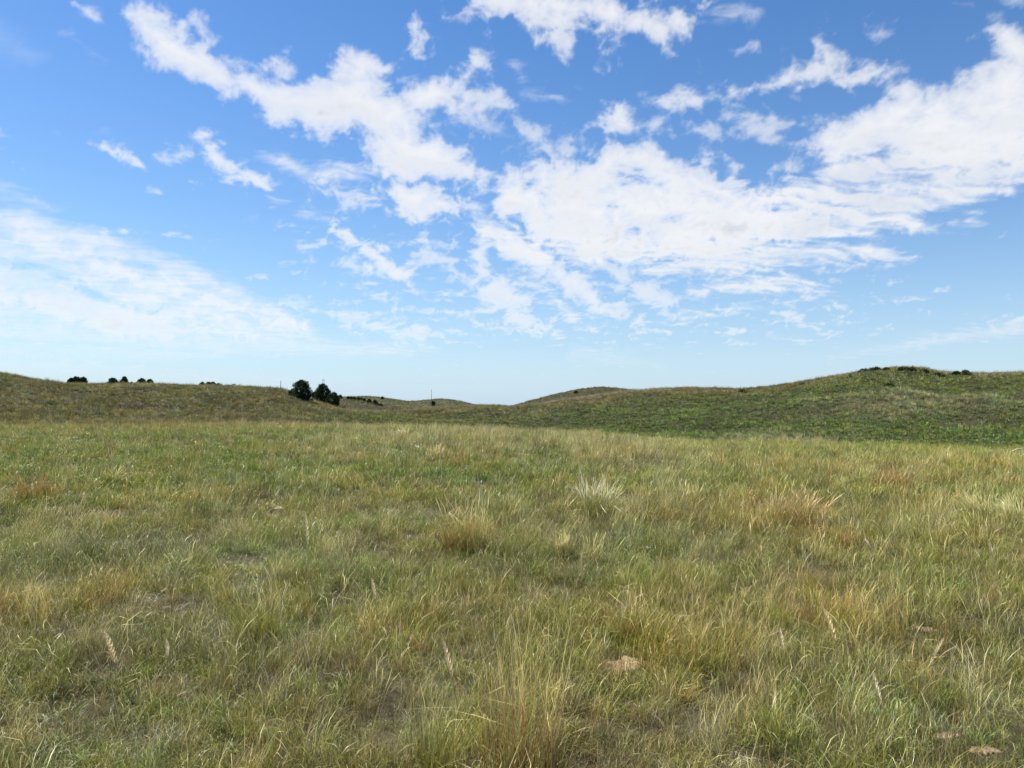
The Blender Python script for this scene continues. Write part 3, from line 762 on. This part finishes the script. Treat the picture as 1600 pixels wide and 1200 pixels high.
scatter('seed_stems', P_MID, np.stack([x, y, z], -1), 7 * NVAR + rng.integers(0, NVAR, n),
        np.stack([rng.normal(size=n) * .1, rng.normal(size=n) * .1, rng.random(n) * 6.283], -1),
        np.stack([sc, sc, sc * (.75 + .4 * rng.random(n))], -1), (.8 + .4 * rng.random((n, 1))) * np.array([[1, .96, .9]]),
        'tall pale seed stems along the far half of the field')
x, y, z, pick, sc = grow([(1.2, 5, .95, 60, .8), (5, 14, .8, 32, .95)])
x, y = x + .05, y + .03
n = len(x)
scatter('dead_thatch', P_NEAR, np.stack([x, y, height(x, y)], -1), 5 * NVAR + rng.integers(0, NVAR, n),
        np.stack([rng.normal(size=n) * .2, rng.normal(size=n) * .2, rng.random(n) * 6.283], -1),
        np.stack([sc * 1.2, sc * 1.2, sc * (.35 + .3 * rng.random(n))], -1), (.20 + .38 * rng.random((n, 1))) * np.array([[1, .97, .82]]),  # low tint puts the shade between tufts into the litter's colour
        'low matted litter of old grass between the foreground tufts')
#--GRASS-END

# ------------------------------------------------------------------ bunch grasses and stalks that stand out
def tussock(px, py, wpx, hpx, species, label, n=260, seed=1, drift=(0, 0), tall_n=50, cat='grass clump', curl=.5, lean=.2, headcol=(.68, .54, .28), name='grass_tussock', stalk_cols=None):
    x, y, z = ground_at(px, py, 1.8, 60)
    s = px_scale(x, y)
    rad = wpx * s * .30; h = hpx * s
    e = empty(name, (x, y, z), label, cat, 'bunch grasses standing out in the meadow')
    drift = (drift[0] + .22 * math.cos(seed * 2.3), drift[1] + .1 * math.sin(seed * 1.7)) if drift == (0, 0) else drift
    wd = max(.0028, s * .8); n = int(n * 1.6); tall_n = int(tall_n * 1.5)
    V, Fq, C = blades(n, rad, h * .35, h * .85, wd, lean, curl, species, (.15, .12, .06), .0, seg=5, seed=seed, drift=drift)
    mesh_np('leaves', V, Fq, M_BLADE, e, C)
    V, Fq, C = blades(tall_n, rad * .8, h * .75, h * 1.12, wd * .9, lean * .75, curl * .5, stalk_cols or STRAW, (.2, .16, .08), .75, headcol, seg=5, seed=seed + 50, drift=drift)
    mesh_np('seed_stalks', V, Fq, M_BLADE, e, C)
    return e

tussock(730, 862, 130, 92, RUST + OLIVE[:2], 'big rust brown bunch grass with pale tips, alone in the middle of the meadow', 460, 1, tall_n=70)
tussock(932, 818, 84, 80, OLIVE + GREEN[:1], 'green bunch grass crowned with a whitish plume, right of the meadow centre', 300, 2, tall_n=120, headcol=(.86, .74, .54), stalk_cols=[(.74, .62, .42), (.60, .50, .30)])
tussock(1245, 822, 150, 62, RUST[1:] + OLIVE[:1], 'wide tan plumed bunch grass on the right of the meadow', 330, 3, tall_n=110, lean=.26, headcol=(.56, .38, .20), stalk_cols=[(.60, .43, .24), (.56, .36, .18)])
tussock(1300, 850, 150, 52, RUST + OLIVE[:1], 'low rusty haze of fine grass just right of the wide tan plumed clump', 300, 4, tall_n=30)
tussock(1530, 818, 60, 52, OLIVE, 'golden grass blown over to the left near the right edge of the field', 220, 5, drift=(-.55, 0), tall_n=110, headcol=(.90, .74, .42), stalk_cols=[(.90, .74, .40), (.80, .64, .33)])
tussock(1585, 825, 60, 52, OLIVE, 'golden leaning grass cut by the right edge of the photo', 220, 6, drift=(-.5, 0), tall_n=110, headcol=(.90, .74, .42), stalk_cols=[(.90, .74, .40), (.80, .64, .33)])
tussock(880, 872, 52, 46, OLIVE + STRAW[:1], 'small clump of golden yellow stems below the white plumed one', 120, 7, tall_n=70, headcol=(.90, .68, .34), stalk_cols=[(.85, .65, .33), (.78, .64, .40)])
tussock(925, 880, 60, 48, OLIVE + STRAW[:1], 'loose clump of cream seed heads right beside the golden yellow clump', 90, 8, tall_n=50)
tussock(1395, 762, 105, 36, RUST, 'reddish brown patch of bunch grass far back on the right', 260, 9, tall_n=60, stalk_cols=RUST, headcol=(.46, .28, .17))
tussock(55, 785, 120, 52, RUST + OLIVE[:1], 'orange tinged fine grass at the left edge of the field', 320, 10, tall_n=60, stalk_cols=[(.5, .27, .12), (.42, .27, .13)], headcol=(.5, .27, .13))
tussock(172, 758, 60, 42, OLIVE, 'olive bunch grass with spreading stems right of the orange tinged one', 150, 11, tall_n=30, lean=.35)
tussock(985, 1005, 85, 95, OLIVE + RUST[:2], 'tall olive and rust grass standing just behind the bare sandy patch', 260, 12, tall_n=30)
tussock(815, 1225, 230, 250, RUST + STRAW[3:] + OLIVE[:1], 'tallest tan grass rising from the bottom edge of the photo', 120, 13, tall_n=80, drift=(.03, 0), lean=.14, curl=.25, stalk_cols=[(.90, .56, .28), (.80, .48, .22), (.95, .74, .44)])
tussock(690, 1225, 90, 170, OLIVE, 'yellow green stems left of the tallest tan grass', 110, 14, tall_n=14, lean=.14, curl=.35)
tussock(405, 1010, 110, 125, OLIVE, 'dense upright olive clump left of centre in the foreground', 330, 15, tall_n=16, lean=.2)
tussock(262, 905, 90, 62, BLUE + OLIVE[1:2], 'drooping dark green clump above a shaded hollow on the left', 240, 16, tall_n=6, lean=.5, curl=1.4)
tussock(680, 722, 44, 30, STRAW, 'small bleached tuft beside the white flowers on the field', 90, 17, tall_n=40)
tussock(632, 690, 34, 26, STRAW, 'bleached tuft highest on the field crest left of the pole', 90, 18, tall_n=40, headcol=(.72, .62, .46))
tussock(1185, 890, 70, 50, GREEN[2:3] + BLUE[2:], 'dark green leafy clump right of the golden stems', 220, 19, tall_n=4, lean=.4, curl=1.1)
tussock(1075, 790, 60, 42, OLIVE + STRAW[:1], 'thin pale plumed tuft between the white plume and the wide tan clump', 120, 20, tall_n=50)
tussock(1345, 1050, 90, 110, OLIVE + STRAW[3:], 'arching stems leaning left on the right side of the foreground', 120, 21, drift=(-.4, 0), tall_n=24, lean=.3, curl=.9)

def seed_stalk(px, py, topx, topy, label, col=(.58, .48, .27), head=.38, thick=.0032):
    x, y, z = ground_at(px, py, 1.8, 60); s = px_scale(x, y)
    h = (py - topy) * s; ox = (topx - px) * s
    e = empty('seed_stalk', (x, y, z), label, 'grass stalk', 'single seed stalks standing out in the meadow')
    g = np.random.default_rng(int(px * 7 + py))
    def tube(path, rad, sides=6):
        V, Fq = [], []
        for k, (p_, r_) in enumerate(zip(path, rad)):
            for j in range(sides):
                a = 2 * math.pi * j / sides; V.append((p_[0] + r_ * math.cos(a), p_[1] + r_ * math.sin(a), p_[2]))
            if k:
                for j in range(sides):
                    b0 = (k - 1) * sides; b1 = k * sides
                    Fq.append([b0 + j, b0 + (j + 1) % sides, b1 + (j + 1) % sides, b1 + j])
        return np.array(V), np.array(Fq)
    N_ = 9; ts = np.linspace(0, 1 - head * .6, N_)
    path = [(ox * t ** 1.5, .03 * math.sin(t * 3), h * t) for t in ts]
    V, Fq = tube(path, [thick * (.6 - .25 * t) for t in ts])
    mesh_np('stem', V, Fq, M_BLADE, e, np.tile(np.array([[.36, .33, .17]]), (len(V), 1)))
    V, Fq, C = [], [], []
    base = 0
    for k in range(70):
        t = (1 - head) + head * k / 70
        cx_, cz_ = ox * t ** 1.5, h * t
        w = thick * 2.1 * math.sin(math.pi * min(1, (k + 8) / 78)) ** .6
        a = k * 2.4; ln = thick * 4
        b = np.array([cx_ + w * .5 * math.cos(a), .03 * math.sin(t * 3) + w * .5 * math.sin(a), cz_])
        tip = b + np.array([math.cos(a) * w * .9, math.sin(a) * w * .9, ln])
        sd = np.array([-math.sin(a), math.cos(a), 0]) * w * .35
        V += [b - sd, b + sd, tip + sd * .4, tip - sd * .4]; Fq.append([base, base + 1, base + 2, base + 3]); base += 4
        C += [np.array(col) * (.7 + .6 * g.random())] * 4
    mesh_np('seed_head', np.array(V), np.array(Fq), M_BLADE, e, np.array(C))
    return e

seed_stalk(180, 1090, 160, 992, 'thick cream seed head leaning left in the lower left foreground', (.66, .55, .34), .5, .006)
seed_stalk(1318, 1045, 1290, 958, 'bright straw seed head leaning left in the lower right foreground', (.66, .52, .30), .55, .0055)
seed_stalk(1388, 1142, 1366, 1055, 'pale narrow spike right of the bright straw seed head, lower down', (.60, .54, .36), .6, .004)
seed_stalk(1232, 1060, 1220, 985, 'slim pale spike left of the bright straw seed head', (.58, .50, .33), .5, .004)
seed_stalk(1455, 1075, 1477, 1001, 'pale spike leaning right near the small bare mound', (.60, .54, .36), .4, .004)
seed_stalk(481, 930, 476, 806, 'long straight pale stalk left of the rust brown bunch grass', (.56, .50, .32), .4, .006)
seed_stalk(590, 1000, 580, 908, 'bent cream stalk in the middle of the foreground', (.58, .50, .34), .35, .005)
seed_stalk(255, 1100, 258, 1005, 'dry upright spike right of the thick cream seed head', (.5, .45, .3), .3, .004)
seed_stalk(724, 1200, 692, 1010, 'long tan stalk leaning left at the bottom edge', (.56, .46, .32), .3, .0045)
seed_stalk(1215, 1150, 1212, 1080, 'short pale spike at the lower right', (.58, .52, .34), .6, .004)
seed_stalk(1380, 905, 1352, 845, 'thin straw stalk below the rusty haze on the right', (.5, .42, .28), .3, .006)
seed_stalk(1560, 905, 1548, 850, 'upright pale stalk under the golden leaning grass', (.56, .48, .32), .4, .006)

# ------------------------------------------------------------------ bare soil, stones, dead wood, flowers
def lump(name, loc, sx, sy, sz, mat, label, cat, group=None, seed=0, rough=.25, kind=None, sink=.35):
    g = 24; U_, T_ = np.meshgrid(np.linspace(0, 2 * math.pi, g, endpoint=False), np.linspace(0, math.pi, 13))
    X = np.sin(T_) * np.cos(U_); Y = np.sin(T_) * np.sin(U_); Z = np.cos(T_)
    k = 1 + rough * fbm((X * 1.7 + Z + seed * 3.1).ravel(), (Y * 1.7 - Z + 5).ravel(), 4, 400 + seed).reshape(X.shape) * 1.6
    V = np.stack([X * k * sx, Y * k * sy, Z * k * sz], -1).reshape(-1, 3)
    i = np.arange(12)[:, None] * g + np.arange(g)[None, :]; j = np.arange(12)[:, None] * g + (np.arange(g)[None, :] + 1) % g
    fc = np.stack([i, i + g, j + g, j], -1).reshape(-1, 4)
    o = mesh_np(name, V, fc, mat, smooth=True)
    o.location = (loc[0], loc[1], loc[2] - sz * sink + sz * .2)
    return tag(o, label, cat, group, kind)

SOIL = [('bare sandy patch with a crisp upper edge, below the tall olive and rust grass', .10, .10, .06),
        ('left one of two sandy diggings at the bottom right corner', .045, .035, .03),
        ('right one of two sandy diggings at the bottom right corner', .042, .04, .03),
        ('small crumbly earth mound in the grass on the right', .07, .07, .045),
        ('worn reddish earth around the hollow bark piece', .15, .2, .03),
        ]
for i, (lb, sx, sy, sz) in enumerate(SOIL):
    cx_, cy_, _ = soil_spots[i]
    V, Fq = [], []
    na_, nr_ = 48, 14
    for j in range(nr_ + 1):
        t = j / nr_
        for k in range(na_):
            a = 2 * math.pi * k / na_
            w_ = 1 + .28 * math.sin(2 * a + i) + .16 * math.sin(5 * a + 2 * i) + .10 * math.sin(9 * a)
            V.append((cx_ + sx * 1.35 * t * w_ * math.cos(a), cy_ + sy * 1.25 * t * w_ * math.sin(a), t))
    V = np.array(V)
    z_ = height(V[:, 0], V[:, 1]) + sz * .22 * (1 - V[:, 2] ** 2) + .012 * fbm(V[:, 0] * 22, V[:, 1] * 22, 4, 420 + i) * (1 - V[:, 2]) + .006
    z_ -= .03 * sstep(.85, 1, V[:, 2]); V[:, 2] = z_
    for j in range(nr_):
        for k in range(na_):
            Fq.append([j * na_ + k, (j + 1) * na_ + k, (j + 1) * na_ + (k + 1) % na_, j * na_ + (k + 1) % na_])
    o = mesh_np('soil_patch', V - np.array([cx_, cy_, 0]), np.array(Fq), M_SAND, smooth=True, loc=(cx_, cy_, 0))
    tag(o, lb, 'bare soil', 'bare patches of sandy soil')

for i, (px, py, w, lb) in enumerate([(980, 930, 11, 'white chalky stone half hidden in grass behind the bare sandy patch'),
                                     (1005, 932, 6, 'tiny white stone right of the chalky one'),
                                     (1013, 859, 8, 'pale flat stone right of the cream seed heads'),
                                     (434, 1120, 3, 'tiny white pebble on scraped earth at the lower left')]):
    x, y, z = ground_at(px, py, 1.8, 60); s = px_scale(x, y)
    lump('stone', (x, y, z + w * s * .25), w * s, w * s * .7, w * s * .45, M_STONE, lb, 'stone', 'pale stones in the meadow', seed=10 + i, rough=.35)

# curved piece of dead bark, hollow side to the viewer
def bark_piece():
    x, y, z = ground_at(433, 802, 1.8, 60); s = px_scale(x, y)
    w = 9.5 * s; h = 8 * s; V, Fq = [], []
    nu, nv = 15, 6
    for side in (0, 1):
        for j in range(nv):
            for i in range(nu):
                a = math.pi * (i / (nu - 1)); rr_ = 1 - .16 * side + .05 * math.sin(3 * a + j)
                V.append((-w * rr_ * math.cos(a) * (1 - .04 * j), j * .05 - .1, h * rr_ * math.sin(a) ** .7 - .01))
    n1_ = nu * nv
    for side in (0, 1):
        for j in range(nv - 1):
            for i in range(nu - 1):
                b = side * n1_ + j * nu + i; q_ = [b, b + 1, b + nu + 1, b + nu]; Fq.append(q_ if side else q_[::-1])
    for j in (0, nv - 1):
        for i in range(nu - 1):
            b = j * nu + i; Fq.append([b, b + 1, n1_ + b + 1, n1_ + b])
    o = mesh_np('bark_piece', np.array(V), np.array(Fq), M_BARKPIECE, smooth=False)
    o.location = (x, y, z + .02)
    tag(o, 'bleached arched piece of bark lying hollow side out on worn earth', 'bark')
bark_piece()

def stick(px0, py0, px1, py1, lift0, lift1, thick, label):
    x0, y0, z0 = ground_at(px0, py0 + 8, 1.8, 60); s = px_scale(x0, y0)
    n = 8; V, Fq = [], []
    for k in range(n + 1):
        t = k / n; cx_ = (px1 - px0) * s * t; cz_ = lift0 + (lift1 - lift0) * t + .015 * math.sin(t * 5); r_ = thick * (1 - .5 * abs(t - .35))
        for j in range(6):
            a = j * math.pi / 3; V.append((cx_ + .2 * r_ * math.cos(a), r_ * math.cos(a), cz_ + r_ * math.sin(a)))
        if k:
            for j in range(6): b0 = (k - 1) * 6; Fq.append([b0 + j, b0 + (j + 1) % 6, b0 + 6 + (j + 1) % 6, b0 + 6 + j])
    Fq = np.array(Fq)
    caps = np.array([[5, 4, 3, 2, 1, 0], [n * 6 + j for j in range(6)]])
    o = mesh_np('dead_stick', np.array(V), [Fq, caps], M_DRYWOOD)
    o.location = (x0, y0, z0)
    return tag(o, label, 'stick', 'bleached dead sticks')
stick(1582, 717, 1600, 711, .42, .55, .022, 'bleached forked stick caught in grass at the right edge, upper one')
stick(1596, 722, 1612, 716, .35, .44, .018, 'bleached stick just below the forked one at the right edge')

def flowers(px, py, n, spread, label):
    x, y, z = ground_at(px, py, 1.8, 60); s = px_scale(x, y)
    e = empty('white_flower', (x, y, z), label, 'wildflower', 'white wildflowers in the field')
    g = np.random.default_rng(int(px)); V, Fq, C = blades(n * 3, spread * s, .2, .36, .006, .2, .4, GREEN, None, 0, seg=3, seed=int(px))
    mesh_np('stems', V, Fq, M_BLADE, e, C)
    for k in range(n):
        cx_, cy_, cz_ = g.normal() * spread * s, g.normal() * spread * s * .5, .3 + .1 * g.random()
        r_ = s * (1.2 + g.random()); Vf, Ff = [(0, 0, 0)], []
        for j in range(12):
            a = j * math.pi / 6; q_ = r_ if j % 2 == 0 else r_ * .55; Vf.append((q_ * math.cos(a), q_ * math.sin(a), .25 * q_))
        for j in range(12): Ff.append([0, 1 + j, 1 + (j + 1) % 12])
        mesh_np('blossom', np.array(Vf), np.array(Ff), M_PETAL, e, loc=(cx_, cy_, cz_)).rotation_euler = (.5 * g.normal(), .5, 0)
flowers(660, 715, 12, 8, 'scatter of small white blossoms beside the bleached tuft on the field')
flowers(830, 750, 5, 6, 'few white blossoms left of the white plumed grass')
flowers(1190, 770, 1, 2, 'single white blossom left of the wide tan plumed grass')

# ------------------------------------------------------------------ trees and shrubs
def cedar(x, y, z, w, h, label, cat='tree', group=None, seed=0, leaves=2600, round_=.5, name='cedar_tree', leaf=.22, cols=None, low=.04):
    e = empty(name, (x, y, z - .1), label, cat, group)
    g = np.random.default_rng(seed)
    cols = cols or [(.024, .043, .017), (.036, .060, .023), (.018, .033, .015), (.060, .085, .032)]
    # trunk with limbs
    V, Fq = [], []
    def limb(p0, p1, r0, r1):
        b = len(V); d = np.array(p1) - np.array(p0); u = np.cross(d, (0.3, .2, 1.0)) if abs(d[2]) < .9 * np.linalg.norm(d) else np.cross(d, (1, 0, 0))
        u = u / np.linalg.norm(u); v = np.cross(d, u); v = v / np.linalg.norm(v)
        for p_, r_ in ((p0, r0), (p1, r1)):
            for j in range(7):
                a = j * 2 * math.pi / 7; V.append(np.array(p_) + r_ * (u * math.cos(a) + v * math.sin(a)))
        for j in range(7): Fq.append([b + j, b + (j + 1) % 7, b + 7 + (j + 1) % 7, b + 7 + j])
    tr = h * .028
    limb((0, 0, -.2), (.02 * h, 0, h * .45), tr, tr * .6); limb((.02 * h, 0, h * .45), (0, 0, h * .9), tr * .6, tr * .15)
    nl = 26; tips = []
    for k in range(nl):
        t = .08 + .85 * (k + .5) / nl; a = k * 2.4 + g.random(); rr_ = w / 2 * profile(t, round_) * (.8 + .35 * g.random())
        p1 = np.array([rr_ * math.cos(a), rr_ * math.sin(a), h * t + rr_ * .25])
        limb((0, 0, h * t * .95), p1, tr * .35, tr * .08); tips.append((p1, rr_))
    mesh_np('trunk', np.array(V), np.array(Fq), M_BARK, e)
    # crown: sprays of small scale leaves in clumps around the limbs
    nclump = 170; leaves = int(leaves * 1.7)
    cc, cr_ = [], []
    for k in range(nclump):
        t = low + (1 - low) * g.random() ** 1.15; a = g.random() * 6.283; R_ = w / 2 * profile(t, round_)
        q_ = R_ * (.35 + .62 * math.sqrt(g.random())) * (1 + .16 * math.sin(3 * a + seed) + .10 * g.normal())
        cc.append((q_ * math.cos(a), q_ * math.sin(a), h * t)); cr_.append((.09 + .09 * g.random()) * w * (1.1 - .55 * t))
    cc = np.array(cc); cr_ = np.array(cr_)
    pick = g.integers(0, nclump, leaves)
    d = g.normal(size=(leaves, 3)); d /= np.linalg.norm(d, axis=1, keepdims=True)
    P = cc[pick] + d * (cr_[pick] * g.random(leaves) ** .4)[:, None] * np.array([1, 1, 1.15])
    P[:, 2] = np.clip(P[:, 2], .02 * h, None)
    out_ = P * np.array([1, 1, 0]); out_ /= np.linalg.norm(out_, axis=1, keepdims=True) + 1e-6
    dirv = out_ * .7 + np.array([0, 0, .7]) + .5 * g.normal(size=(leaves, 3)); dirv /= np.linalg.norm(dirv, axis=1, keepdims=True)
    sd = np.cross(dirv, g.normal(size=(leaves, 3))); sd /= np.linalg.norm(sd, axis=1, keepdims=True)
    ln = leaf * (.6 + .8 * g.random(leaves))[:, None]
    A_ = P - dirv * ln * .4; B_ = P + sd * ln * .22; C_ = P + dirv * ln * .8; D_ = P - sd * ln * .22
    Vc = np.stack([A_, B_, C_, D_], 1).reshape(-1, 3)
    fq = np.arange(leaves * 4).reshape(-1, 4)
    cl = np.array(cols)[g.integers(0, len(cols), nclump)][pick] * (.7 + .6 * g.random(leaves))[:, None]
    mesh_np('crown', Vc, fq, M_LEAF, e, np.repeat(cl, 4, 0))
    return e

def profile(t, round_):
    cone = (1 - t) ** .75 * min(1, (t + .12) / .25)
    ball = math.sqrt(max(0.0, 1 - (2 * t - .95) ** 2 * .98)) if t < 1 else 0.05
    return max(.04, cone * (1 - round_) + ball * round_)

def place_tree(px, ytop, ybase, wpx, label, group, seed, rmin=60, rmax=900, r_fixed=None, **kw):
    if r_fixed:
        dx, dy, dz = ray(px, ybase); h_ = math.hypot(dx, dy); x, y = r_fixed * dx / h_, r_fixed * dy / h_
        z = float(height(np.array([x]), np.array([y]))[0])
    else:
        x, y, z = ground_at(px, ybase, rmin, rmax)
    s = px_scale(x, y)
    top_z = EYE + math.hypot(x, y) * (ray(px, ytop)[2] / math.hypot(*ray(px, ytop)[:2]))
    h = max(top_z - z, .5 * (ybase - ytop) * s)
    return cedar(x, y, z, wpx * s, h, label, group=group, seed=seed, leaf=max(.16, 1.8 * s), **kw)

G1 = 'dark cedars on the shoulder of the left hill'
place_tree(471, 594.5, 625, 33, 'tall rounded dark cedar, left one of the two big trees', G1, 1, leaves=5200, round_=.75)
place_tree(458.5, 607, 619, 17, 'low bushy cedar at the left foot of the rounded big cedar', G1, 2, leaves=1500, round_=.8)
place_tree(504.5, 600, 630, 31, 'broad conical cedar, right one of the two big trees', G1, 3, leaves=5200, round_=.35)
place_tree(493, 612, 627, 16, 'short cedar filling the gap left of the conical big cedar', G1, 4, leaves=1500, round_=.5)
place_tree(521, 613, 635.5, 22, 'smaller cedar leaning against the right side of the conical big cedar', G1, 5, leaves=2600, round_=.55)
place_tree(531.5, 617, 624, 6, 'tiny far cedar peeping out right of the big trees', 'little cedars along the middle ridge', 6, r_fixed=232, leaves=500)
G2 = 'cedars on the skyline of the left hill'
for i, (px, yt, yb, w, lb) in enumerate([
    (111.5, 590.5, 602, 14, 'leftmost cedar on the left skyline, lower shoulder of the widest clump'),
    (119, 588, 602, 14, 'tallest cedar in the middle of the leftmost skyline clump'),
    (130, 588.7, 602, 15, 'cedar closing the leftmost skyline clump on its right'),
    (176.5, 590.3, 601, 18, 'rounded skyline cedar left of the pale post'),
    (194, 588.3, 601, 15, 'pointed skyline cedar right of the pale post'),
    (205.5, 596.5, 601, 4, 'tiny bush on the skyline right of the pointed cedar'),
    (221, 591.3, 601.5, 15, 'domed cedar, left one of the third skyline pair'),
    (234.5, 592.6, 602, 12, 'small pointed cedar, right one of the third skyline pair'),
    (316, 596.7, 605, 9, 'sharp topped cedar at the left end of the long low clump'),
    (326, 596.8, 605, 13, 'second cedar from the left in the long low clump'),
    (332.5, 596.9, 605, 13, 'third cedar from the left in the long low clump'),
    (341, 599, 605.5, 11, 'sloping cedar at the right end of the long low clump'),
    (352, 602, 606, 4, 'tiny sapling just right of the long low clump'),
    (357.5, 601, 606, 4, 'sapling between the tiny one and the lone skyline cedar'),
    (365.5, 599.8, 606, 8, 'lone small cedar right of the saplings on the skyline'),
    (391, 604, 607, 7, 'flat low bush on the skyline left of the thin post')]):
    place_tree(px, yt, yb, w, lb, G2, 20 + i, rmin=100, r_fixed=133, leaves=2200 if w > 8 else 600, round_=.6 if i != 4 else .3, low=0)
G3 = 'little cedars along the middle ridge'
for i, (px, yt, yb, w, lb) in enumerate([
    (544, 619.5, 624.5, 5, 'first cedar from the left in the row on the middle ridge'), (548.5, 619.7, 624.5, 5, 'second cedar from the left in the row on the middle ridge'),
    (553.5, 620.5, 625, 5, 'third cedar from the left in the row on the middle ridge'), (560, 621, 626, 6, 'fourth cedar from the left in the row on the middle ridge'),
    (564.5, 622, 626.5, 5, 'fifth cedar from the left in the row on the middle ridge'), (569, 622.5, 628, 5, 'sixth cedar from the left in the row on the middle ridge'),
    (577, 623.5, 630, 8, 'larger cedar, left one of the two biggest in the row'), (586, 625, 632.5, 9, 'largest cedar of the middle ridge row, its right end'),
    (594.5, 631, 634.5, 6, 'low dark bush below the right end of the ridge row')]):
    place_tree(px, yt, yb, w, lb, G3, 50 + i, rmin=190, rmax=260, leaves=420, round_=.6)
place_tree(597.5, 620, 626, 3.5, 'single upright cedar on the far ridge', 'cedars on the far ridge', 63, r_fixed=560, leaves=300)
place_tree(676.5, 626.5, 634, 6.5, 'small dark cedar at the foot of the tall thin pole', 'cedars on the far ridge', 64, rmin=300, rmax=700, leaves=420, round_=.7)

SHR = [(.045, .058, .023), (.06, .072, .03), (.034, .046, .02), (.08, .085, .04)]
G4 = 'shrubs on the right hill'
for i, (px, yt, yb, w, lb) in enumerate([
    (1160.5, 608.8, 616, 13, 'dark round shrub alone on the skyline left of the right hill'),
    (1350, 576.5, 583, 16, 'leftmost shrub on top of the right hill'), (1367, 574, 581, 17, 'second shrub from the left on top of the right hill'),
    (1385, 574.5, 579, 8, 'small shrub just left of the hill summit'), (1412, 573.5, 579, 14, 'shrub on the summit of the right hill'),
    (1424, 574.5, 581, 13, 'shrub just right of the summit of the right hill'), (1444, 577, 582, 12, 'low shrub between summit and saddle of the right hill'),
    (1467, 582.5, 588, 13, 'dark shrub in the saddle of the right hill'), (1494, 580.5, 587, 13, 'left one of the two shrubs right of the saddle'),
    (1509, 579, 587, 15, 'right one of the two shrubs right of the saddle'), (1390, 600, 606, 15, 'low dark shrub on the face of the right hill below the summit'),
    (1255, 599, 603, 8, 'tiny bush where the right hill starts to climb'), (900, 610.5, 614, 6, 'tiny dark bush on the crest of the hill beyond the pole')]):
    x, y, z = ground_at(px, yb, 75, 260); s = px_scale(x, y)
    cedar(x, y, z - .15, w * s, (yb - yt) * s + .15, lb, 'shrub', G4, 70 + i, 520, 1.0, 'shrub', .28, SHR)

# ------------------------------------------------------------------ poles
def pole_mesh(name, h, r0, r1, mat, parent, loc=(0, 0, 0), tilt=0):
    V, Fq = [], []
    for k in range(5):
        t = k / 4; r_ = r0 + (r1 - r0) * t
        for j in range(8): a = j * math.pi / 4; V.append((r_ * math.cos(a) + tilt * t * h, r_ * math.sin(a), h * t))
        if k:
            for j in range(8): b = (k - 1) * 8; Fq.append([b + j, b + (j + 1) % 8, b + 8 + (j + 1) % 8, b + 8 + j])
    return mesh_np(name, np.array(V), [np.array(Fq), np.array([[32 + j for j in range(8)]])], mat, parent, loc=loc)

def box(name, sx, sy, sz, mat, parent, loc):
    V = np.array([(x * sx / 2, y * sy / 2, z * sz / 2) for x in (-1, 1) for y in (-1, 1) for z in (-1, 1)])
    Fq = np.array([[0, 1, 3, 2], [4, 6, 7, 5], [0, 4, 5, 1], [2, 3, 7, 6], [0, 2, 6, 4], [1, 5, 7, 3]])
    return mesh_np(name, V, Fq, mat, parent, loc=loc)

def utility_pole(px, ytop, ybase, r_, label, wpx=1.6, arm=True):
    dx, dy, dz = ray(px, ybase); h_ = math.hypot(dx, dy); x, y = r_ * dx / h_, r_ * dy / h_
    z = float(height(np.array([x]), np.array([y]))[0]); s = px_scale(x, y)
    top = EYE + r_ * ray(px, ytop)[2] / math.hypot(*ray(px, ytop)[:2]); h = top - z
    e = empty('utility_pole', (x, y, z - .3), label, 'pole')
    pole_mesh('shaft', h + .3, wpx * s * .5, wpx * s * .36, M_POLE, e)
    if arm:
        a = box('crossarm', wpx * s * .8, 1.8, .14, M_POLE, e, (0, 0, h - .35))
        for q_ in (-.75, .75): pole_mesh('insulator', .22, .06, .04, M_STONE, e, (0, q_, h - .28))
    else:
        pole_mesh('cap', .06, wpx * s * .42, wpx * s * .3, M_STONE, e, (0, 0, h + .3))
    return e
utility_pole(674, 608.5, 632, 455, 'tall thin utility pole rising behind the small cedar on the far ridge', .85)
utility_pole(438.5, 595, 610, 150, 'thin grey post on the skyline left of the two big cedars', 1.3, False)
utility_pole(185.5, 593, 601, 128, 'short pale post between two cedars on the left skyline', 1.0, False)

def hframe():
    r_ = 300.0; dx, dy, dz = ray(505, 600); h_ = math.hypot(dx, dy); x, y = r_ * dx / h_, r_ * dy / h_
    z = float(height(np.array([x]), np.array([y]))[0]); s = px_scale(x, y)
    h = EYE + r_ * ray(505, 594)[2] / math.hypot(*ray(505, 594)[:2]) - z
    e = empty('h_frame_pole', (x, y, z - .3), 'twin posted frame with a crossbar showing above the conical cedar', 'pole')
    for q_ in (-1, 1): pole_mesh('post', h + .3, .7 * s * .45, .7 * s * .4, M_POLE, e, (q_ * 1.1 * s, 0, 0))
    box('crossbar', 3.6 * s, .2, .7 * s, M_POLE, e, (0, 0, h + .3 + .35 * s))
    box('lower_brace', 2.1 * s, .15, .35 * s, M_POLE, e, (0, 0, h - 2.2 * s))
hframe()
